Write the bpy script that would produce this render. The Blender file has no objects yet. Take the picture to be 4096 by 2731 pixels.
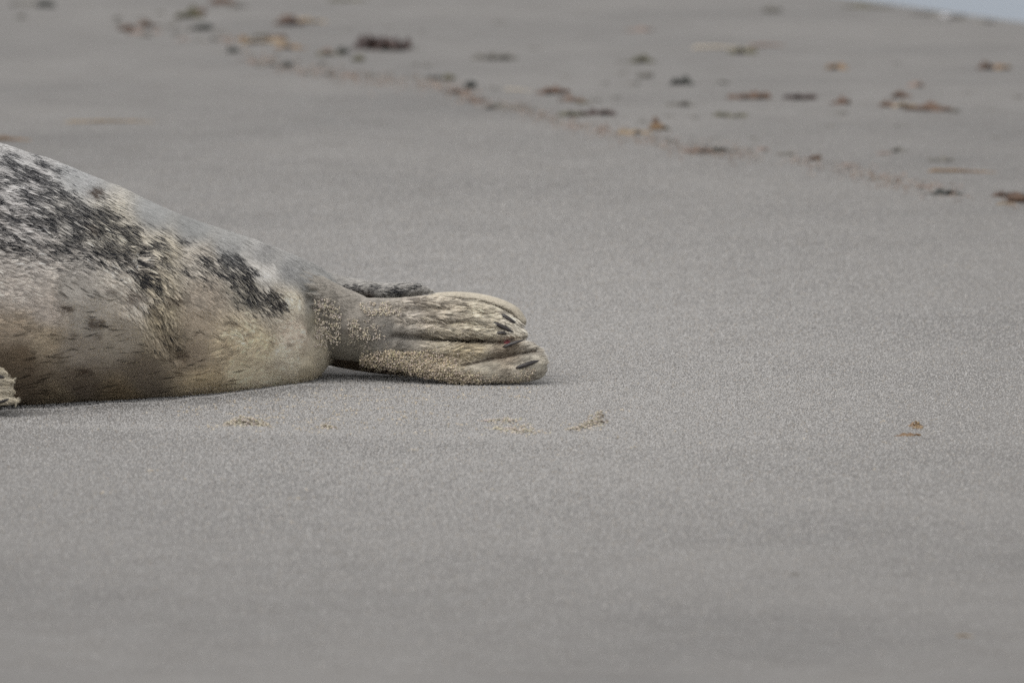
import bpy, bmesh, math, random
import numpy as np
from mathutils import Vector, Matrix
from mathutils.bvhtree import BVHTree
from mathutils.kdtree import KDTree

R = math.radians
rng = np.random.default_rng(7)
random.seed(7)
scn = bpy.context.scene
COL = scn.collection

# ------------------------------------------------------------------ camera
CAM = np.array((0.0, -14.9, 1.6))
DEP = R(5.93)
FPX = 51150.0                       # focal length in photograph pixels (4096 wide)
cam_d = bpy.data.cameras.new('camera')
cam = bpy.data.objects.new('camera', cam_d)
COL.objects.link(cam)
cam.location = CAM
cam.rotation_euler = (R(90) - DEP, 0, 0)
cam_d.sensor_width = 36
cam_d.lens = 36 * FPX / 4096
cam_d.clip_start = 0.5
cam_d.clip_end = 9000
cam_d.dof.use_dof = True
cam_d.dof.focus_distance = 14.93
cam_d.dof.aperture_fstop = cam_d.lens / 50.0      # about a 50 mm wide front pupil
cam_d.dof.aperture_blades = 9
scn.camera = cam

# ------------------------------------------------------------------ sky, sun, exposure
SUN_EL, SUN_AZ = R(57), R(150)
world = bpy.data.worlds.new('World')
scn.world = world
world.use_nodes = True
wn, wl = world.node_tree.nodes, world.node_tree.links
wn.clear()
w_out = wn.new('ShaderNodeOutputWorld')
w_bg = wn.new('ShaderNodeBackground')
w_sky = wn.new('ShaderNodeTexSky')
w_sky.sky_type = 'NISHITA'
w_sky.sun_disc = False
w_sky.sun_elevation = SUN_EL
w_sky.sun_rotation = SUN_AZ
w_sky.dust_density = 3.0
w_tc = wn.new('ShaderNodeTexCoord')
w_no = wn.new('ShaderNodeTexNoise')
w_no.inputs['Scale'].default_value = 2.2
w_no.inputs['Detail'].default_value = 5
w_rp = wn.new('ShaderNodeValToRGB')
w_rp.color_ramp.elements[0].position = 0.3
w_rp.color_ramp.elements[0].color = (5.75, 5.72, 5.70, 1)
w_rp.color_ramp.elements[1].position = 0.75
w_rp.color_ramp.elements[1].color = (8.7, 8.62, 8.52, 1)
w_mx = wn.new('ShaderNodeMix')
w_mx.data_type = 'RGBA'
w_mx.inputs[0].default_value = 0.86               # cloud cover
wl.new(w_tc.outputs['Generated'], w_no.inputs['Vector'])
wl.new(w_no.outputs['Fac'], w_rp.inputs['Fac'])
wl.new(w_sky.outputs['Color'], w_mx.inputs[6])
wl.new(w_rp.outputs['Color'], w_mx.inputs[7])
wl.new(w_mx.outputs[2], w_bg.inputs['Color'])
w_bg.inputs['Strength'].default_value = 0.10
wl.new(w_bg.outputs[0], w_out.inputs[0])

sun_d = bpy.data.lights.new('sun', 'SUN')
sun_d.energy = 1.25
sun_d.angle = R(50)
sun_d.color = (1.0, 0.97, 0.93)
sun = bpy.data.objects.new('sun', sun_d)
COL.objects.link(sun)
# light comes from high, a little from the camera's side and from the left
sd = Vector((-0.45, -0.42, 0.0)).normalized() * math.cos(SUN_EL) + Vector((0, 0, math.sin(SUN_EL)))
sun.rotation_euler = sd.to_track_quat('Z', 'Y').to_euler()
w_sky.sun_rotation = math.atan2(sd.x, sd.y)

scn.view_settings.view_transform = 'Standard'
scn.view_settings.look = 'None'
scn.view_settings.gamma = 1
scn.view_settings.use_curve_mapping = False
scn.view_settings.exposure = 0.35
scn.cycles.use_denoising = False
scn.cycles.max_bounces = 8
scn.cycles_curves.shape = 'RIBBONS'

# ------------------------------------------------------------------ helpers
FWD = np.array((0, math.cos(DEP), -math.sin(DEP)))
UPV = np.array((0, math.sin(DEP), math.cos(DEP)))


def ray(px, py):
    d = FWD + np.array((1.0, 0, 0)) * ((px - 2048) / FPX) + UPV * ((1365.5 - py) / FPX)
    return d


def at_y(px, py, Y):
    d = ray(px, py)
    return CAM + d * ((Y - CAM[1]) / d[1])


def ground(px, py, z=0.0):
    d = ray(px, py)
    return CAM + d * ((z - CAM[2]) / d[2])


def project(P):
    v = P - CAM
    w = v @ FWD
    return 2048 + FPX * v[:, 0] / w, 1365.5 - FPX * (v @ UPV) / w


def lin(c):
    c = np.asarray(c, dtype=float) / 255.0
    return np.where(c <= 0.04045, c / 12.92, ((c + 0.055) / 1.055) ** 2.4)


def hash3(i, j, k, seed=0):
    n = (i * 374761393 + j * 668265263 + k * 2147483647 + seed * 1274126177) & 0xFFFFFFFF
    n = ((n ^ (n >> 13)) * 1274126177) & 0xFFFFFFFF
    n = ((n ^ (n >> 16)) * 2246822519) & 0xFFFFFFFF
    n = n ^ (n >> 15)
    return (n & 0xFFFFFF) / float(0xFFFFFF)


def noise3(x, y, z, seed=0):
    x, y, z = np.broadcast_arrays(np.asarray(x, float), np.asarray(y, float), np.asarray(z, float))
    xi, yi, zi = np.floor(x).astype(np.int64), np.floor(y).astype(np.int64), np.floor(z).astype(np.int64)
    fx, fy, fz = x - xi, y - yi, z - zi
    fx, fy, fz = [f * f * (3 - 2 * f) for f in (fx, fy, fz)]
    r = 0
    for a in (0, 1):
        for b in (0, 1):
            for c in (0, 1):
                w = (fx if a else 1 - fx) * (fy if b else 1 - fy) * (fz if c else 1 - fz)
                r = r + w * hash3(xi + a, yi + b, zi + c, seed)
    return r


def fbm(x, y, z, oct=3, seed=0):
    r, a, t = 0, 0.5, 0
    for o in range(oct):
        r = r + a * noise3(x * 2 ** o, y * 2 ** o, z * 2 ** o, seed + o)
        t += a
        a *= 0.5
    return r / t


def sstep(a, b, x):
    t = np.clip((x - a) / (b - a), 0, 1)
    return t * t * (3 - 2 * t)


def mesh_obj(name, verts, faces, mat=None, parent=None, smooth=True, loc=None):
    me = bpy.data.meshes.new(name)
    me.from_pydata([tuple(v) for v in verts], [], [tuple(int(i) for i in f) for f in faces])
    me.update()
    if smooth:
        me.polygons.foreach_set('use_smooth', np.ones(len(me.polygons), bool))
    if mat:
        me.materials.append(mat)
    o = bpy.data.objects.new(name, me)
    COL.objects.link(o)
    if loc is not None:
        o.location = tuple(loc)
    if parent:
        o.parent = parent
    return o


def tag(o, label=None, cat=None, group=None, kind=None):
    if label:
        o['label'] = label
    if cat:
        o['category'] = cat
    if group:
        o['group'] = group
    if kind:
        o['kind'] = kind
    return o


class NT:
    """small material builder"""
    def __init__(self, name):
        self.m = bpy.data.materials.new(name)
        self.m.use_nodes = True
        self.n = self.m.node_tree.nodes
        self.l = self.m.node_tree.links
        self.b = self.n['Principled BSDF']
        self.out = self.n['Material Output']

    def add(self, t, **kw):
        nd = self.n.new(t)
        for k, v in kw.items():
            if k in nd.inputs:
                nd.inputs[k].default_value = v
            else:
                setattr(nd, k, v)
        return nd

    def link(self, a, b):
        self.l.new(a, b)

    def noise(self, scale, detail=3, rough=0.55, vec=None, coord='Object'):
        nd = self.add('ShaderNodeTexNoise', Scale=scale, Detail=detail, Roughness=rough)
        if vec is None:
            vec = self.add('ShaderNodeTexCoord').outputs[coord]
        self.link(vec, nd.inputs['Vector'])
        return nd.outputs['Fac']

    def ramp(self, fac, stops):
        r = self.add('ShaderNodeValToRGB')
        e = r.color_ramp.elements
        while len(e) < len(stops):
            e.new(0.5)
        for el, (p, c) in zip(e, stops):
            el.position = p
            el.color = (*c, 1) if len(c) == 3 else c
        self.link(fac, r.inputs['Fac'])
        return r.outputs['Color']

    def mix(self, fac, a, b, mode='MIX'):
        m = self.add('ShaderNodeMix', data_type='RGBA', blend_type=mode)
        for v, i in ((fac, 0), (a, 6), (b, 7)):
            if hasattr(v, 'is_output'):
                self.link(v, m.inputs[i])
            elif i == 0:
                m.inputs[0].default_value = v
            else:
                m.inputs[i].default_value = (*v, 1)
        return m.outputs[2]

    def bump(self, h, strength, dist, normal=None):
        b = self.add('ShaderNodeBump', Strength=strength, Distance=dist)
        self.link(h, b.inputs['Height'])
        if normal is not None:
            self.link(normal, b.inputs['Normal'])
        return b.outputs['Normal']


# ------------------------------------------------------------------ materials
SAND = (0.205, 0.200, 0.194)  # darker than the scattered grains, painting in lens falloff towards the edges


def make_sand_mat():
    t = NT('dry beach sand')
    co = t.add('ShaderNodeTexCoord').outputs['Object']
    g1 = t.noise(420, 2, 0.7, co)
    g2 = t.noise(130, 3, 0.6, co)
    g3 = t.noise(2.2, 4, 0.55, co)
    g4 = t.noise(14, 3, 0.6, co)
    c = t.ramp(g1, [(0.30, (0.145, 0.140, 0.134)), (0.5, SAND), (0.72, (0.26, 0.252, 0.243))])
    c = t.mix(0.5, c, t.ramp(g2, [(0.3, (0.165, 0.158, 0.150)), (0.55, SAND), (0.75, (0.235, 0.228, 0.220))]))
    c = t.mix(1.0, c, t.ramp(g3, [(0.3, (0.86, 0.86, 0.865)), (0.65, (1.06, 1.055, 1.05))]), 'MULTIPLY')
    c = t.mix(1.0, c, t.ramp(g4, [(0.3, (0.93, 0.92, 0.91)), (0.65, (1.04, 1.04, 1.04))]), 'MULTIPLY')
    t.link(c, t.b.inputs['Base Color'])
    t.b.inputs['Roughness'].default_value = 0.95
    t.b.inputs['Specular IOR Level'].default_value = 0.2
    n = t.bump(g4, 0.25, 0.004)
    n = t.bump(g2, 0.6, 0.002, n)
    n = t.bump(g1, 0.8, 0.0012, n)
    t.link(n, t.b.inputs['Normal'])
    return t.m


def make_attr_mat(name, attr='col', rough=0.8, spec=0.3, noise_scale=None, bump=0.0, inst=False):
    t = NT(name)
    a = t.add('ShaderNodeAttribute', attribute_name=attr)
    if inst:
        a.attribute_type = 'INSTANCER'
    c = a.outputs['Color']
    if noise_scale:
        f = t.noise(noise_scale, 3)
        c = t.mix(1.0, c, t.ramp(f, [(0.3, (0.7, 0.7, 0.7)), (0.7, (1.2, 1.2, 1.2))]), 'MULTIPLY')
        if bump:
            t.link(t.bump(f, 0.6, bump), t.b.inputs['Normal'])
    t.link(c, t.b.inputs['Base Color'])
    t.b.inputs['Roughness'].default_value = rough
    t.b.inputs['Specular IOR Level'].default_value = spec
    return t.m


def make_fur_mat():
    t = NT('seal fur')
    a = t.add('ShaderNodeAttribute', attribute_name='col')
    h = t.n.new('ShaderNodeBsdfHairPrincipled')
    h.parametrization = 'COLOR'
    h.inputs['Roughness'].default_value = 0.38
    h.inputs['Radial Roughness'].default_value = 0.55
    h.inputs['Coat'].default_value = 0.0
    t.link(a.outputs['Color'], h.inputs['Color'])
    d = t.n.new('ShaderNodeBsdfDiffuse')
    t.link(a.outputs['Color'], d.inputs['Color'])
    mx = t.n.new('ShaderNodeMixShader')
    mx.inputs[0].default_value = 0.28
    t.link(d.outputs[0], mx.inputs[1])
    t.link(h.outputs[0], mx.inputs[2])
    t.link(mx.outputs[0], t.out.inputs['Surface'])
    return t.m


def plain(name, c1, c2, scale=60, rough=0.7, spec=0.4, bump=0.0):
    t = NT(name)
    f = t.noise(scale, 4, 0.6)
    t.link(t.ramp(f, [(0.32, c1), (0.68, c2)]), t.b.inputs['Base Color'])
    t.b.inputs['Roughness'].default_value = rough
    t.b.inputs['Specular IOR Level'].default_value = spec
    if bump:
        t.link(t.bump(f, 0.7, bump), t.b.inputs['Normal'])
    return t.m


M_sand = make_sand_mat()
M_fur = make_fur_mat()
M_skin = make_attr_mat('seal skin', 'skin', 0.55, 0.4, 260, 0.0006)
M_grain = make_attr_mat('sand grain', 'col', 0.7, 0.35, inst=True)
M_clod = make_attr_mat('damp sand clod', 'col', 0.9, 0.2, 400, 0.0005)
M_claw = plain('dark horn claw', (0.018, 0.016, 0.018), (0.05, 0.042, 0.038), 150, 0.35, 0.5)
M_eye = plain('dark wet eye', (0.01, 0.008, 0.007), (0.015, 0.012, 0.01), 20, 0.08, 0.6)
WEED = {
    'maroon': plain('dark maroon weed', (0.014, 0.007, 0.006), (0.052, 0.024, 0.017), 70, 0.45, 0.5, 0.001),
    'rust': plain('rust brown weed', (0.062, 0.035, 0.024), (0.16, 0.095, 0.062), 60, 0.6, 0.4, 0.001),
    'orange': plain('orange brown weed', (0.13, 0.075, 0.038), (0.27, 0.18, 0.10), 50, 0.6, 0.4, 0.001),
    'brown': plain('brown weed', (0.06, 0.035, 0.024), (0.15, 0.095, 0.065), 60, 0.6, 0.4, 0.001),
    'olive': plain('olive weed', (0.045, 0.042, 0.022), (0.12, 0.11, 0.065), 60, 0.6, 0.4, 0.001),
    'black': plain('blackish weed', (0.014, 0.016, 0.014), (0.04, 0.042, 0.034), 60, 0.5, 0.4, 0.001),
    'grey': plain('sandy grey weed', (0.09, 0.085, 0.075), (0.20, 0.19, 0.17), 60, 0.8, 0.2, 0.001),
    'tan': plain('dry tan weed', (0.20, 0.15, 0.095), (0.38, 0.30, 0.21), 60, 0.8, 0.2, 0.001),
    'straw': plain('pale straw', (0.36, 0.31, 0.24), (0.52, 0.46, 0.38), 60, 0.7, 0.2, 0.001),
    'pink': plain('pinkish brown weed', (0.20, 0.14, 0.115), (0.32, 0.25, 0.215), 60, 0.8, 0.2, 0.001),
    'faint': plain('sand dusted weed', (0.135, 0.128, 0.115), (0.20, 0.19, 0.175), 60, 0.85, 0.2, 0.001),
    'shell': plain('bleached shell', (0.55, 0.55, 0.58), (0.75, 0.75, 0.78), 40, 0.5, 0.4),
}

# ------------------------------------------------------------------ the beach
CX, CY = 0.53, 5.58          # a point of the berm crest; beyond it the beach drops to the sea


def terrain(x, y):
    x, y = np.asarray(x, float), np.asarray(y, float)
    z = 0.008 * (fbm(x * 1.1 + 3.1, y * 0.7 + 9.2, 0 * x + 0.5, 3, 11) - 0.5) * sstep(0.35, 1.3, np.hypot(x + 0.35, y * 0.6))
    z = z + 0.0035 * (fbm(x * 7, y * 5, 0 * x + 2.5, 2, 5) - 0.5)
    # faint swash ridge just in front of the animal
    z = z + 0.004 * np.exp(-((y + 0.62 + 0.18 * x) / 0.10) ** 2) * sstep(0.4, -0.2, x)
    # sand pushed up a little along the belly
    for (ax, ay, bx, by) in ((-1.1, -.37, -.60, -.325), (-.60, -.325, -.345, -.165), (-.345, -.165, -.235, -.01)):
        L = (bx - ax) ** 2 + (by - ay) ** 2
        t = np.clip(((x - ax) * (bx - ax) + (y - ay) * (by - ay)) / L, 0, 1)
        q = np.hypot(x - ax - t * (bx - ax), y - ay - t * (by - ay))
        z = np.maximum(z, (0.0015 + 0.004 * noise3(x * 30, y * 30, 0 * x, 71)) * np.exp(-(q / 0.022) ** 2))
    z = np.maximum(z, (0.002 + 0.007 * noise3(x * 26, y * 22, 0 * x, 72)) * np.exp(-((x + .15) / .07) ** 2 - ((y - .17) / .035) ** 2))
    d = (x - CX) * 0.86 + (y - CY) * 0.5 - 0.16 + 0.10 * (noise3(x * 2.2, y * 1.1, 0 * x, 3) - 0.5)
    dd = np.maximum(d, 0)
    z = z - 0.36 * dd * dd / (dd + 0.25)
    return np.maximum(z, -3.2)


def axis_coords(dense_lo, dense_hi, step, lo, hi):
    a = list(np.arange(dense_lo, dense_hi, step))
    s, v = step, a[-1]
    while v < hi:
        s *= 1.25
        v += s
        a.append(v)
    s, v = step, a[0]
    pre = []
    while v > lo:
        s *= 1.25
        v -= s
        pre.append(v)
    return np.array(pre[::-1] + a)


gx = axis_coords(-1.2, 1.3, 0.02, -90, 90)
gy = axis_coords(-3.6, 7.6, 0.03, -60, 90)
GX, GY = np.meshgrid(gx, gy)
GZ = terrain(GX, GY)
nx, ny = len(gx), len(gy)
gv = np.stack([GX.ravel(), GY.ravel(), GZ.ravel()], 1)
idx = np.arange(nx * ny).reshape(ny, nx)
gf = np.stack([idx[:-1, :-1].ravel(), idx[:-1, 1:].ravel(), idx[1:, 1:].ravel(), idx[1:, :-1].ravel()], 1)
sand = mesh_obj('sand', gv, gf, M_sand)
tag(sand, 'pale grey rippled beach sand running up to the sea', kind='structure')


def ground_t(px, py):
    p = ground(px, py)
    for _ in range(6):
        z = float(terrain(p[0], p[1]))
        p = ground(px, py, z)
    return p


# the sea, beyond and below the berm
t = NT('grey sea water')
t.b.inputs['Base Color'].default_value = (0.16, 0.20, 0.25, 1)
t.b.inputs['Roughness'].default_value = 0.3
t.b.inputs['Specular IOR Level'].default_value = 0.22
wv = t.noise(0.9, 5, 0.6)
t.link(t.bump(wv, 0.5, 0.12), t.b.inputs['Normal'])
foam_f = t.noise(0.35, 6, 0.65)
t.link(t.ramp(foam_f, [(0.60, (0.16, 0.20, 0.25)), (0.72, (0.62, 0.66, 0.70))]), t.b.inputs['Base Color'])
sea = mesh_obj('sea', [(-3000, -200, -1.3), (3000, -200, -1.3), (3000, 5000, -1.3), (-3000, 5000, -1.3)], [(0, 1, 2, 3)], t.m, smooth=False)
tag(sea, 'pale blue grey sea beyond the edge of the beach', kind='structure')


# loose surface grains around the animal; pale and thinning outward to paint in lens corner darkening
def points_stuff(name, P, S, C, mat, parent, subdiv=1):
    me = bpy.data.meshes.new(name)
    me.vertices.add(len(P))
    me.vertices.foreach_set('co', P.astype(np.float32).ravel())
    a = me.attributes.new('col', 'FLOAT_COLOR', 'POINT')
    a.data.foreach_set('color', np.concatenate([C, np.ones((len(C), 1))], 1).astype(np.float32).ravel())
    a = me.attributes.new('size', 'FLOAT', 'POINT')
    a.data.foreach_set('value', S.astype(np.float32))
    a = me.attributes.new('rot', 'FLOAT_VECTOR', 'POINT')
    a.data.foreach_set('vector', (rng.random((len(P), 3)) * 6.28).astype(np.float32).ravel())
    o = bpy.data.objects.new(name, me)
    COL.objects.link(o)
    if parent:
        o.parent = parent
        o.matrix_parent_inverse = parent.matrix_world.inverted()
    ng = bpy.data.node_groups.new(name + ' scatter', 'GeometryNodeTree')
    ng.interface.new_socket('Geometry', in_out='INPUT', socket_type='NodeSocketGeometry')
    ng.interface.new_socket('Geometry', in_out='OUTPUT', socket_type='NodeSocketGeometry')
    n, l = ng.nodes, ng.links
    gi, go = n.new('NodeGroupInput'), n.new('NodeGroupOutput')
    ico = n.new('GeometryNodeMeshIcoSphere')
    ico.inputs['Radius'].default_value = 1.0
    ico.inputs['Subdivisions'].default_value = subdiv
    sm = n.new('GeometryNodeSetMaterial')
    sm.inputs['Material'].default_value = mat
    tr = n.new('GeometryNodeTransform')
    tr.inputs['Scale'].default_value = (1.0, 0.8, 0.68)
    iop = n.new('GeometryNodeInstanceOnPoints')
    na = n.new('GeometryNodeInputNamedAttribute')
    na.data_type = 'FLOAT'
    na.inputs['Name'].default_value = 'size'
    nr = n.new('GeometryNodeInputNamedAttribute')
    nr.data_type = 'FLOAT_VECTOR'
    nr.inputs['Name'].default_value = 'rot'
    l.new(ico.outputs['Mesh'], tr.inputs['Geometry'])
    l.new(tr.outputs['Geometry'], sm.inputs['Geometry'])
    l.new(gi.outputs[0], iop.inputs['Points'])
    l.new(sm.outputs[0], iop.inputs['Instance'])
    l.new(na.outputs['Attribute'], iop.inputs['Scale'])
    l.new(nr.outputs['Attribute'], iop.inputs['Rotation'])
    l.new(iop.outputs[0], go.inputs[0])
    md = o.modifiers.new('scatter', 'NODES')
    md.node_group = ng
    tag(o, kind='stuff')
    return o


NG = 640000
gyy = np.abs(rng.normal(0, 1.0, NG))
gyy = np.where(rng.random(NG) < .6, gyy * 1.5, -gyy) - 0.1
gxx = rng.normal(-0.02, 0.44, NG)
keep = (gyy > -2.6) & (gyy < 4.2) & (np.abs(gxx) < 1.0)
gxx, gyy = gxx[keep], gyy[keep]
gzz = terrain(gxx, gyy)
gs = 0.0007 + 0.0005 * rng.random(len(gxx)) ** 2
tone = rng.random(len(gxx))
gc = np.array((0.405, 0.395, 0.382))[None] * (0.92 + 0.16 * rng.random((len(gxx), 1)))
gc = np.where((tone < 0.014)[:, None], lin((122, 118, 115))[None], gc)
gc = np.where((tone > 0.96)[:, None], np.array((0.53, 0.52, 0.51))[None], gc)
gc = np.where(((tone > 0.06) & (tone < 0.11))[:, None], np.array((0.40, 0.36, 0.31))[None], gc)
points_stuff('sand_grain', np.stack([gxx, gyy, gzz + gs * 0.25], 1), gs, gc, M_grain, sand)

# ------------------------------------------------------------------ the seal
def interp_smooth(xs, ys, x, sig):
    y = np.interp(x, xs, ys)
    k = np.exp(-0.5 * (np.arange(-3 * sig, 3 * sig + 1) / sig) ** 2)
    k /= k.sum()
    yp = np.concatenate([2 * y[0] - y[1:3 * sig + 1][::-1], y, 2 * y[-1] - y[-3 * sig - 1:-1][::-1]])
    return np.convolve(yp, k, 'valid')


S_V, S_F, S_T = [], [], []       # vertices, faces, part tag


def add_rings(rings, part):
    """closed tube from a list of (n,3) rings, capped with fans"""
    base = sum(len(v) for v in S_V)
    n = len(rings[0])
    V = np.concatenate(rings)
    F = []
    for i in range(len(rings) - 1):
        for j in range(n):
            k = (j + 1) % n
            F.append((base + i * n + j, base + i * n + k, base + (i + 1) * n + k, base + (i + 1) * n + j))
    c0, c1 = rings[0].mean(0), rings[-1].mean(0)
    V = np.concatenate([V, [c0, c1]])
    e = len(rings) * n
    for j in range(n):
        k = (j + 1) % n
        F.append((base + e, base + k, base + j))
        F.append((base + e + 1, base + (len(rings) - 1) * n + j, base + (len(rings) - 1) * n + k))
    S_V.append(V)
    S_F.extend(F)
    S_T.append(np.full(len(V), part))


def tube(pts, part, n=20, sub=8):
    """pts: (px, row, Y, rz, ry): a tapered tube through photograph positions at the depth Y"""
    P = np.array([list(at_y(p[0], p[1], p[2])) + [p[3], p[4]] for p in pts])
    tt = np.arange(len(P))
    ts = np.linspace(0, len(P) - 1, (len(P) - 1) * sub + 1)
    Q = np.stack([interp_smooth(tt, P[:, i], ts, 3) for i in range(5)], 1)
    # rounded tips
    T = np.gradient(Q[:, :3], axis=0)
    T /= np.linalg.norm(T, axis=1)[:, None]
    rings = []
    ang = np.linspace(0, 2 * np.pi, n, endpoint=False)

    def ring(c, t, rz, ry):
        side = np.cross(t, (0, 0, 1.0))
        side /= np.linalg.norm(side)
        up = np.cross(side, t)
        return c + np.outer(np.cos(ang) * ry, side) + np.outer(np.sin(ang) * rz, up)
    for a in (0.95, 0.7, 0.35):
        c = Q[0, :3] - T[0] * Q[0, 3] * a
        s = math.sqrt(1 - a * a)
        rings.append(ring(c, T[0], Q[0, 3] * s, Q[0, 4] * s))
    for q, t_ in zip(Q, T):
        rings.append(ring(q[:3], t_, q[3], q[4]))
    for a in (0.35, 0.7, 0.95):
        c = Q[-1, :3] + T[-1] * Q[-1, 3] * a
        s = math.sqrt(1 - a * a)
        rings.append(ring(c, T[-1], Q[-1, 3] * s, Q[-1, 4] * s))
    add_rings(rings, part)


SC = 1.2 / 4096
# px, outline row at the top (or None with a height), axis depth, half width, underside height
ST = [(-1950, None, 0.13, -.25, .070, .03), (-1700, None, 0.17, -.22, .090, .005), (-1300, None, 0.24, -.215, .140, -.008),
      (-800, None, 0.295, -.185, .182, -.012), (-350, None, 0.308, -.155, .190, -.012),
      (0, 573, 0, -.128, .190, -.014), (250, 656, 0, -.092, .182, -.014), (500, 763, 0, -.055, .169, -.014),
      (700, 855, 0, -.026, .154, -.014), (900, 927, 0, .006, .133, -.014), (1050, 975, 0, .041, .110, -.012),
      (1150, 1014, 0, .070, .090, -.010), (1230, 1048, 0, .082, .076, -.006), (1290, 1075, 0, .090, .060, .004),
      (1335, 1112, 0, .094, .042, .022), (1358, 1150, 0, .096, .024, .040), (1374, 1190, 0, .096, .010, .056)]
sp, sh, sy, sw, sb = [], [], [], [], []
for (px, top, h, Y, w, b) in ST:
    sp.append(px); sy.append(Y); sw.append(w); sb.append(b)
    sh.append(h if top is None else at_y(px, top, Y)[2])
xs = np.linspace(-1950, 1374, 300)
ih = np.interp(xs, sp, sh); 
ih = interp_smooth(sp, sh, xs, 3); iy = interp_smooth(sp, sy, xs, 8); iw = interp_smooth(sp, sw, xs, 3); ib = interp_smooth(sp, sb, xs, 3)
rings = []
va = np.linspace(0, 2 * np.pi, 72, endpoint=False)
for px, zt, Y, w, zb in zip(xs, ih, iy, iw, ib):
    X = (px - 2048) * SC
    zc = zb + (zt - zb) * 0.44
    c, s = np.cos(va), np.sin(va)
    nu = 2.05
    nl = 2.25
    ex = np.where(s > 0, 2 / nu, 2 / nl)
    yy = np.sign(c) * np.abs(c) ** ex * w
    zz = np.where(s > 0, np.abs(s) ** ex * (zt - zc), -np.abs(s) ** ex * (zc - zb))
    rings.append(np.stack([np.full_like(c, X), Y + yy, zc + zz], 1))
add_rings(rings, 0)

# near hind flipper: ankle, palm and five digits
tube([(1180, 1300, .085, .036, .036), (1345, 1308, .066, .0375, .033), (1450, 1318, .055, .0370, .028), (1560, 1335, .047, .0420, .020),
      (1680, 1352, .043, .0440, .012), (1790, 1372, .040, .0400, .0075), (1920, 1375, .037, .0320, .005), (2020, 1368, .035, .022, .004)], 1, 28)
tube([(1560, 1232, .044, .010, .010), (1700, 1221, .040, .0092, .011), (1810, 1219, .038, .0085, .010), (1930, 1238, .034, .0080, .0095), (2020, 1272, .031, .0075, .009), (2070, 1304, .031, .0055, .006)], 1)
tube([(1600, 1272, .036, .009, .011), (1760, 1262, .030, .0088, .012), (1900, 1272, .026, .0085, .0115), (2010, 1298, .025, .0078, .010), (2075, 1322, .027, .0045, .006)], 1)
tube([(1600, 1318, .034, .009, .011), (1760, 1318, .027, .0085, .012), (1900, 1322, .023, .0080, .0115), (2020, 1333, .022, .0062, .009), (2090, 1344, .025, .0028, .005)], 1)
tube([(1600, 1382, .034, .010, .012), (1780, 1402, .025, .0100, .0135), (1920, 1404, .020, .0098, .0135), (2040, 1392, .018, .0085, .011), (2110, 1380, .021, .0060, .007), (2150, 1402, .022, .0040, .005)], 1)
tube([(1580, 1430, .036, .011, .014), (1720, 1468, .026, .0125, .017), (1840, 1482, .019, .0140, .019), (1960, 1483, .014, .0150, .019), (2070, 1475, .013, .0168, .018), (2128, 1462, .015, .0165, .014)], 1)
tube([(1120, 1190, .040, .040, .03), (1270, 1215, .052, .034, .026), (1400, 1255, .056, .026, .020)], 1)
# far hind flipper, showing its smooth upper rim
tube([(1250, 1325, .115, .036, .03), (1450, 1345, .110, .042, .024), (1600, 1362, .100, .042, .018), (1760, 1372, .088, .038, .012), (1960, 1355, .076, .030, .009), (2050, 1345, .072, .014, .006)], 2, 24)
tube([(1560, 1225, .090, .010, .012), (1700, 1207, .082, .0088, .012), (1800, 1194, .076, .0086, .0115), (1900, 1200, .070, .0088, .011), (1990, 1222, .065, .0092, .0105), (2055, 1252, .060, .0094, .0095), (2084, 1284, .057, .0065, .007)], 2)
# tail
tube([(1180, 1130, .105, .024, .034), (1330, 1143, .103, .0145, .024), (1430, 1158, .098, .0112, .019), (1540, 1167, .090, .0090, .016), (1620, 1159, .084, .0084, .013), (1675, 1156, .081, .0062, .010), (1714, 1162, .080, .0024, .004)], 3)
# near fore flipper, laid back along the flank; only its toe tips reach the picture
tube([(-700, 1420, -0.315, .035, .022), (-480, 1490, -0.335, .036, .016), (-250, 1540, -0.342, .034, .013), (-80, 1555, -0.342, .028, .011)], 4)
for (r0, r1, pxe) in ((1478, 1490, 2), (1515, 1524, 30), (1556, 1562, 34), (1592, 1600, 46)):
    tube([(-350, r0, -0.342, .008, .010), (-150, r0 + 4, -0.345, .0078, .010), (pxe - 25, r1 - 4, -0.342, .0066, .009), (pxe, r1, -0.339, .004, .006)], 4, 14)
# far fore flipper
tube([(-900, 1480, .02, .03, .03), (-700, 1530, .08, .014, .034), (-450, 1535, .12, .008, .036), (-250, 1535, .13, .005, .022)], 4)
# head and muzzle beyond the left edge
tube([(-1750, 1190, -.22, .085, .085), (-1980, 1170, -.25, .080, .078), (-2180, 1180, -.27, .078, .078), (-2330, 1205, -.29, .062, .060), (-2450, 1225, -.305, .046, .044), (-2520, 1235, -.312, .030, .030)], 5, 28)

V = np.concatenate(S_V)
TAGS = np.concatenate(S_T)
raw = mesh_obj('raw', V, S_F)
md = raw.modifiers.new('fuse', 'REMESH')
md.mode = 'VOXEL'
md.voxel_size = 0.0022
md.adaptivity = 0.0
sm = raw.modifiers.new('relax', 'SMOOTH')
sm.factor = 0.5
sm.iterations = 3
dg = bpy.context.evaluated_depsgraph_get()
body_me = bpy.data.meshes.new_from_object(raw.evaluated_get(dg))
bpy.data.objects.remove(raw)

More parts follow.
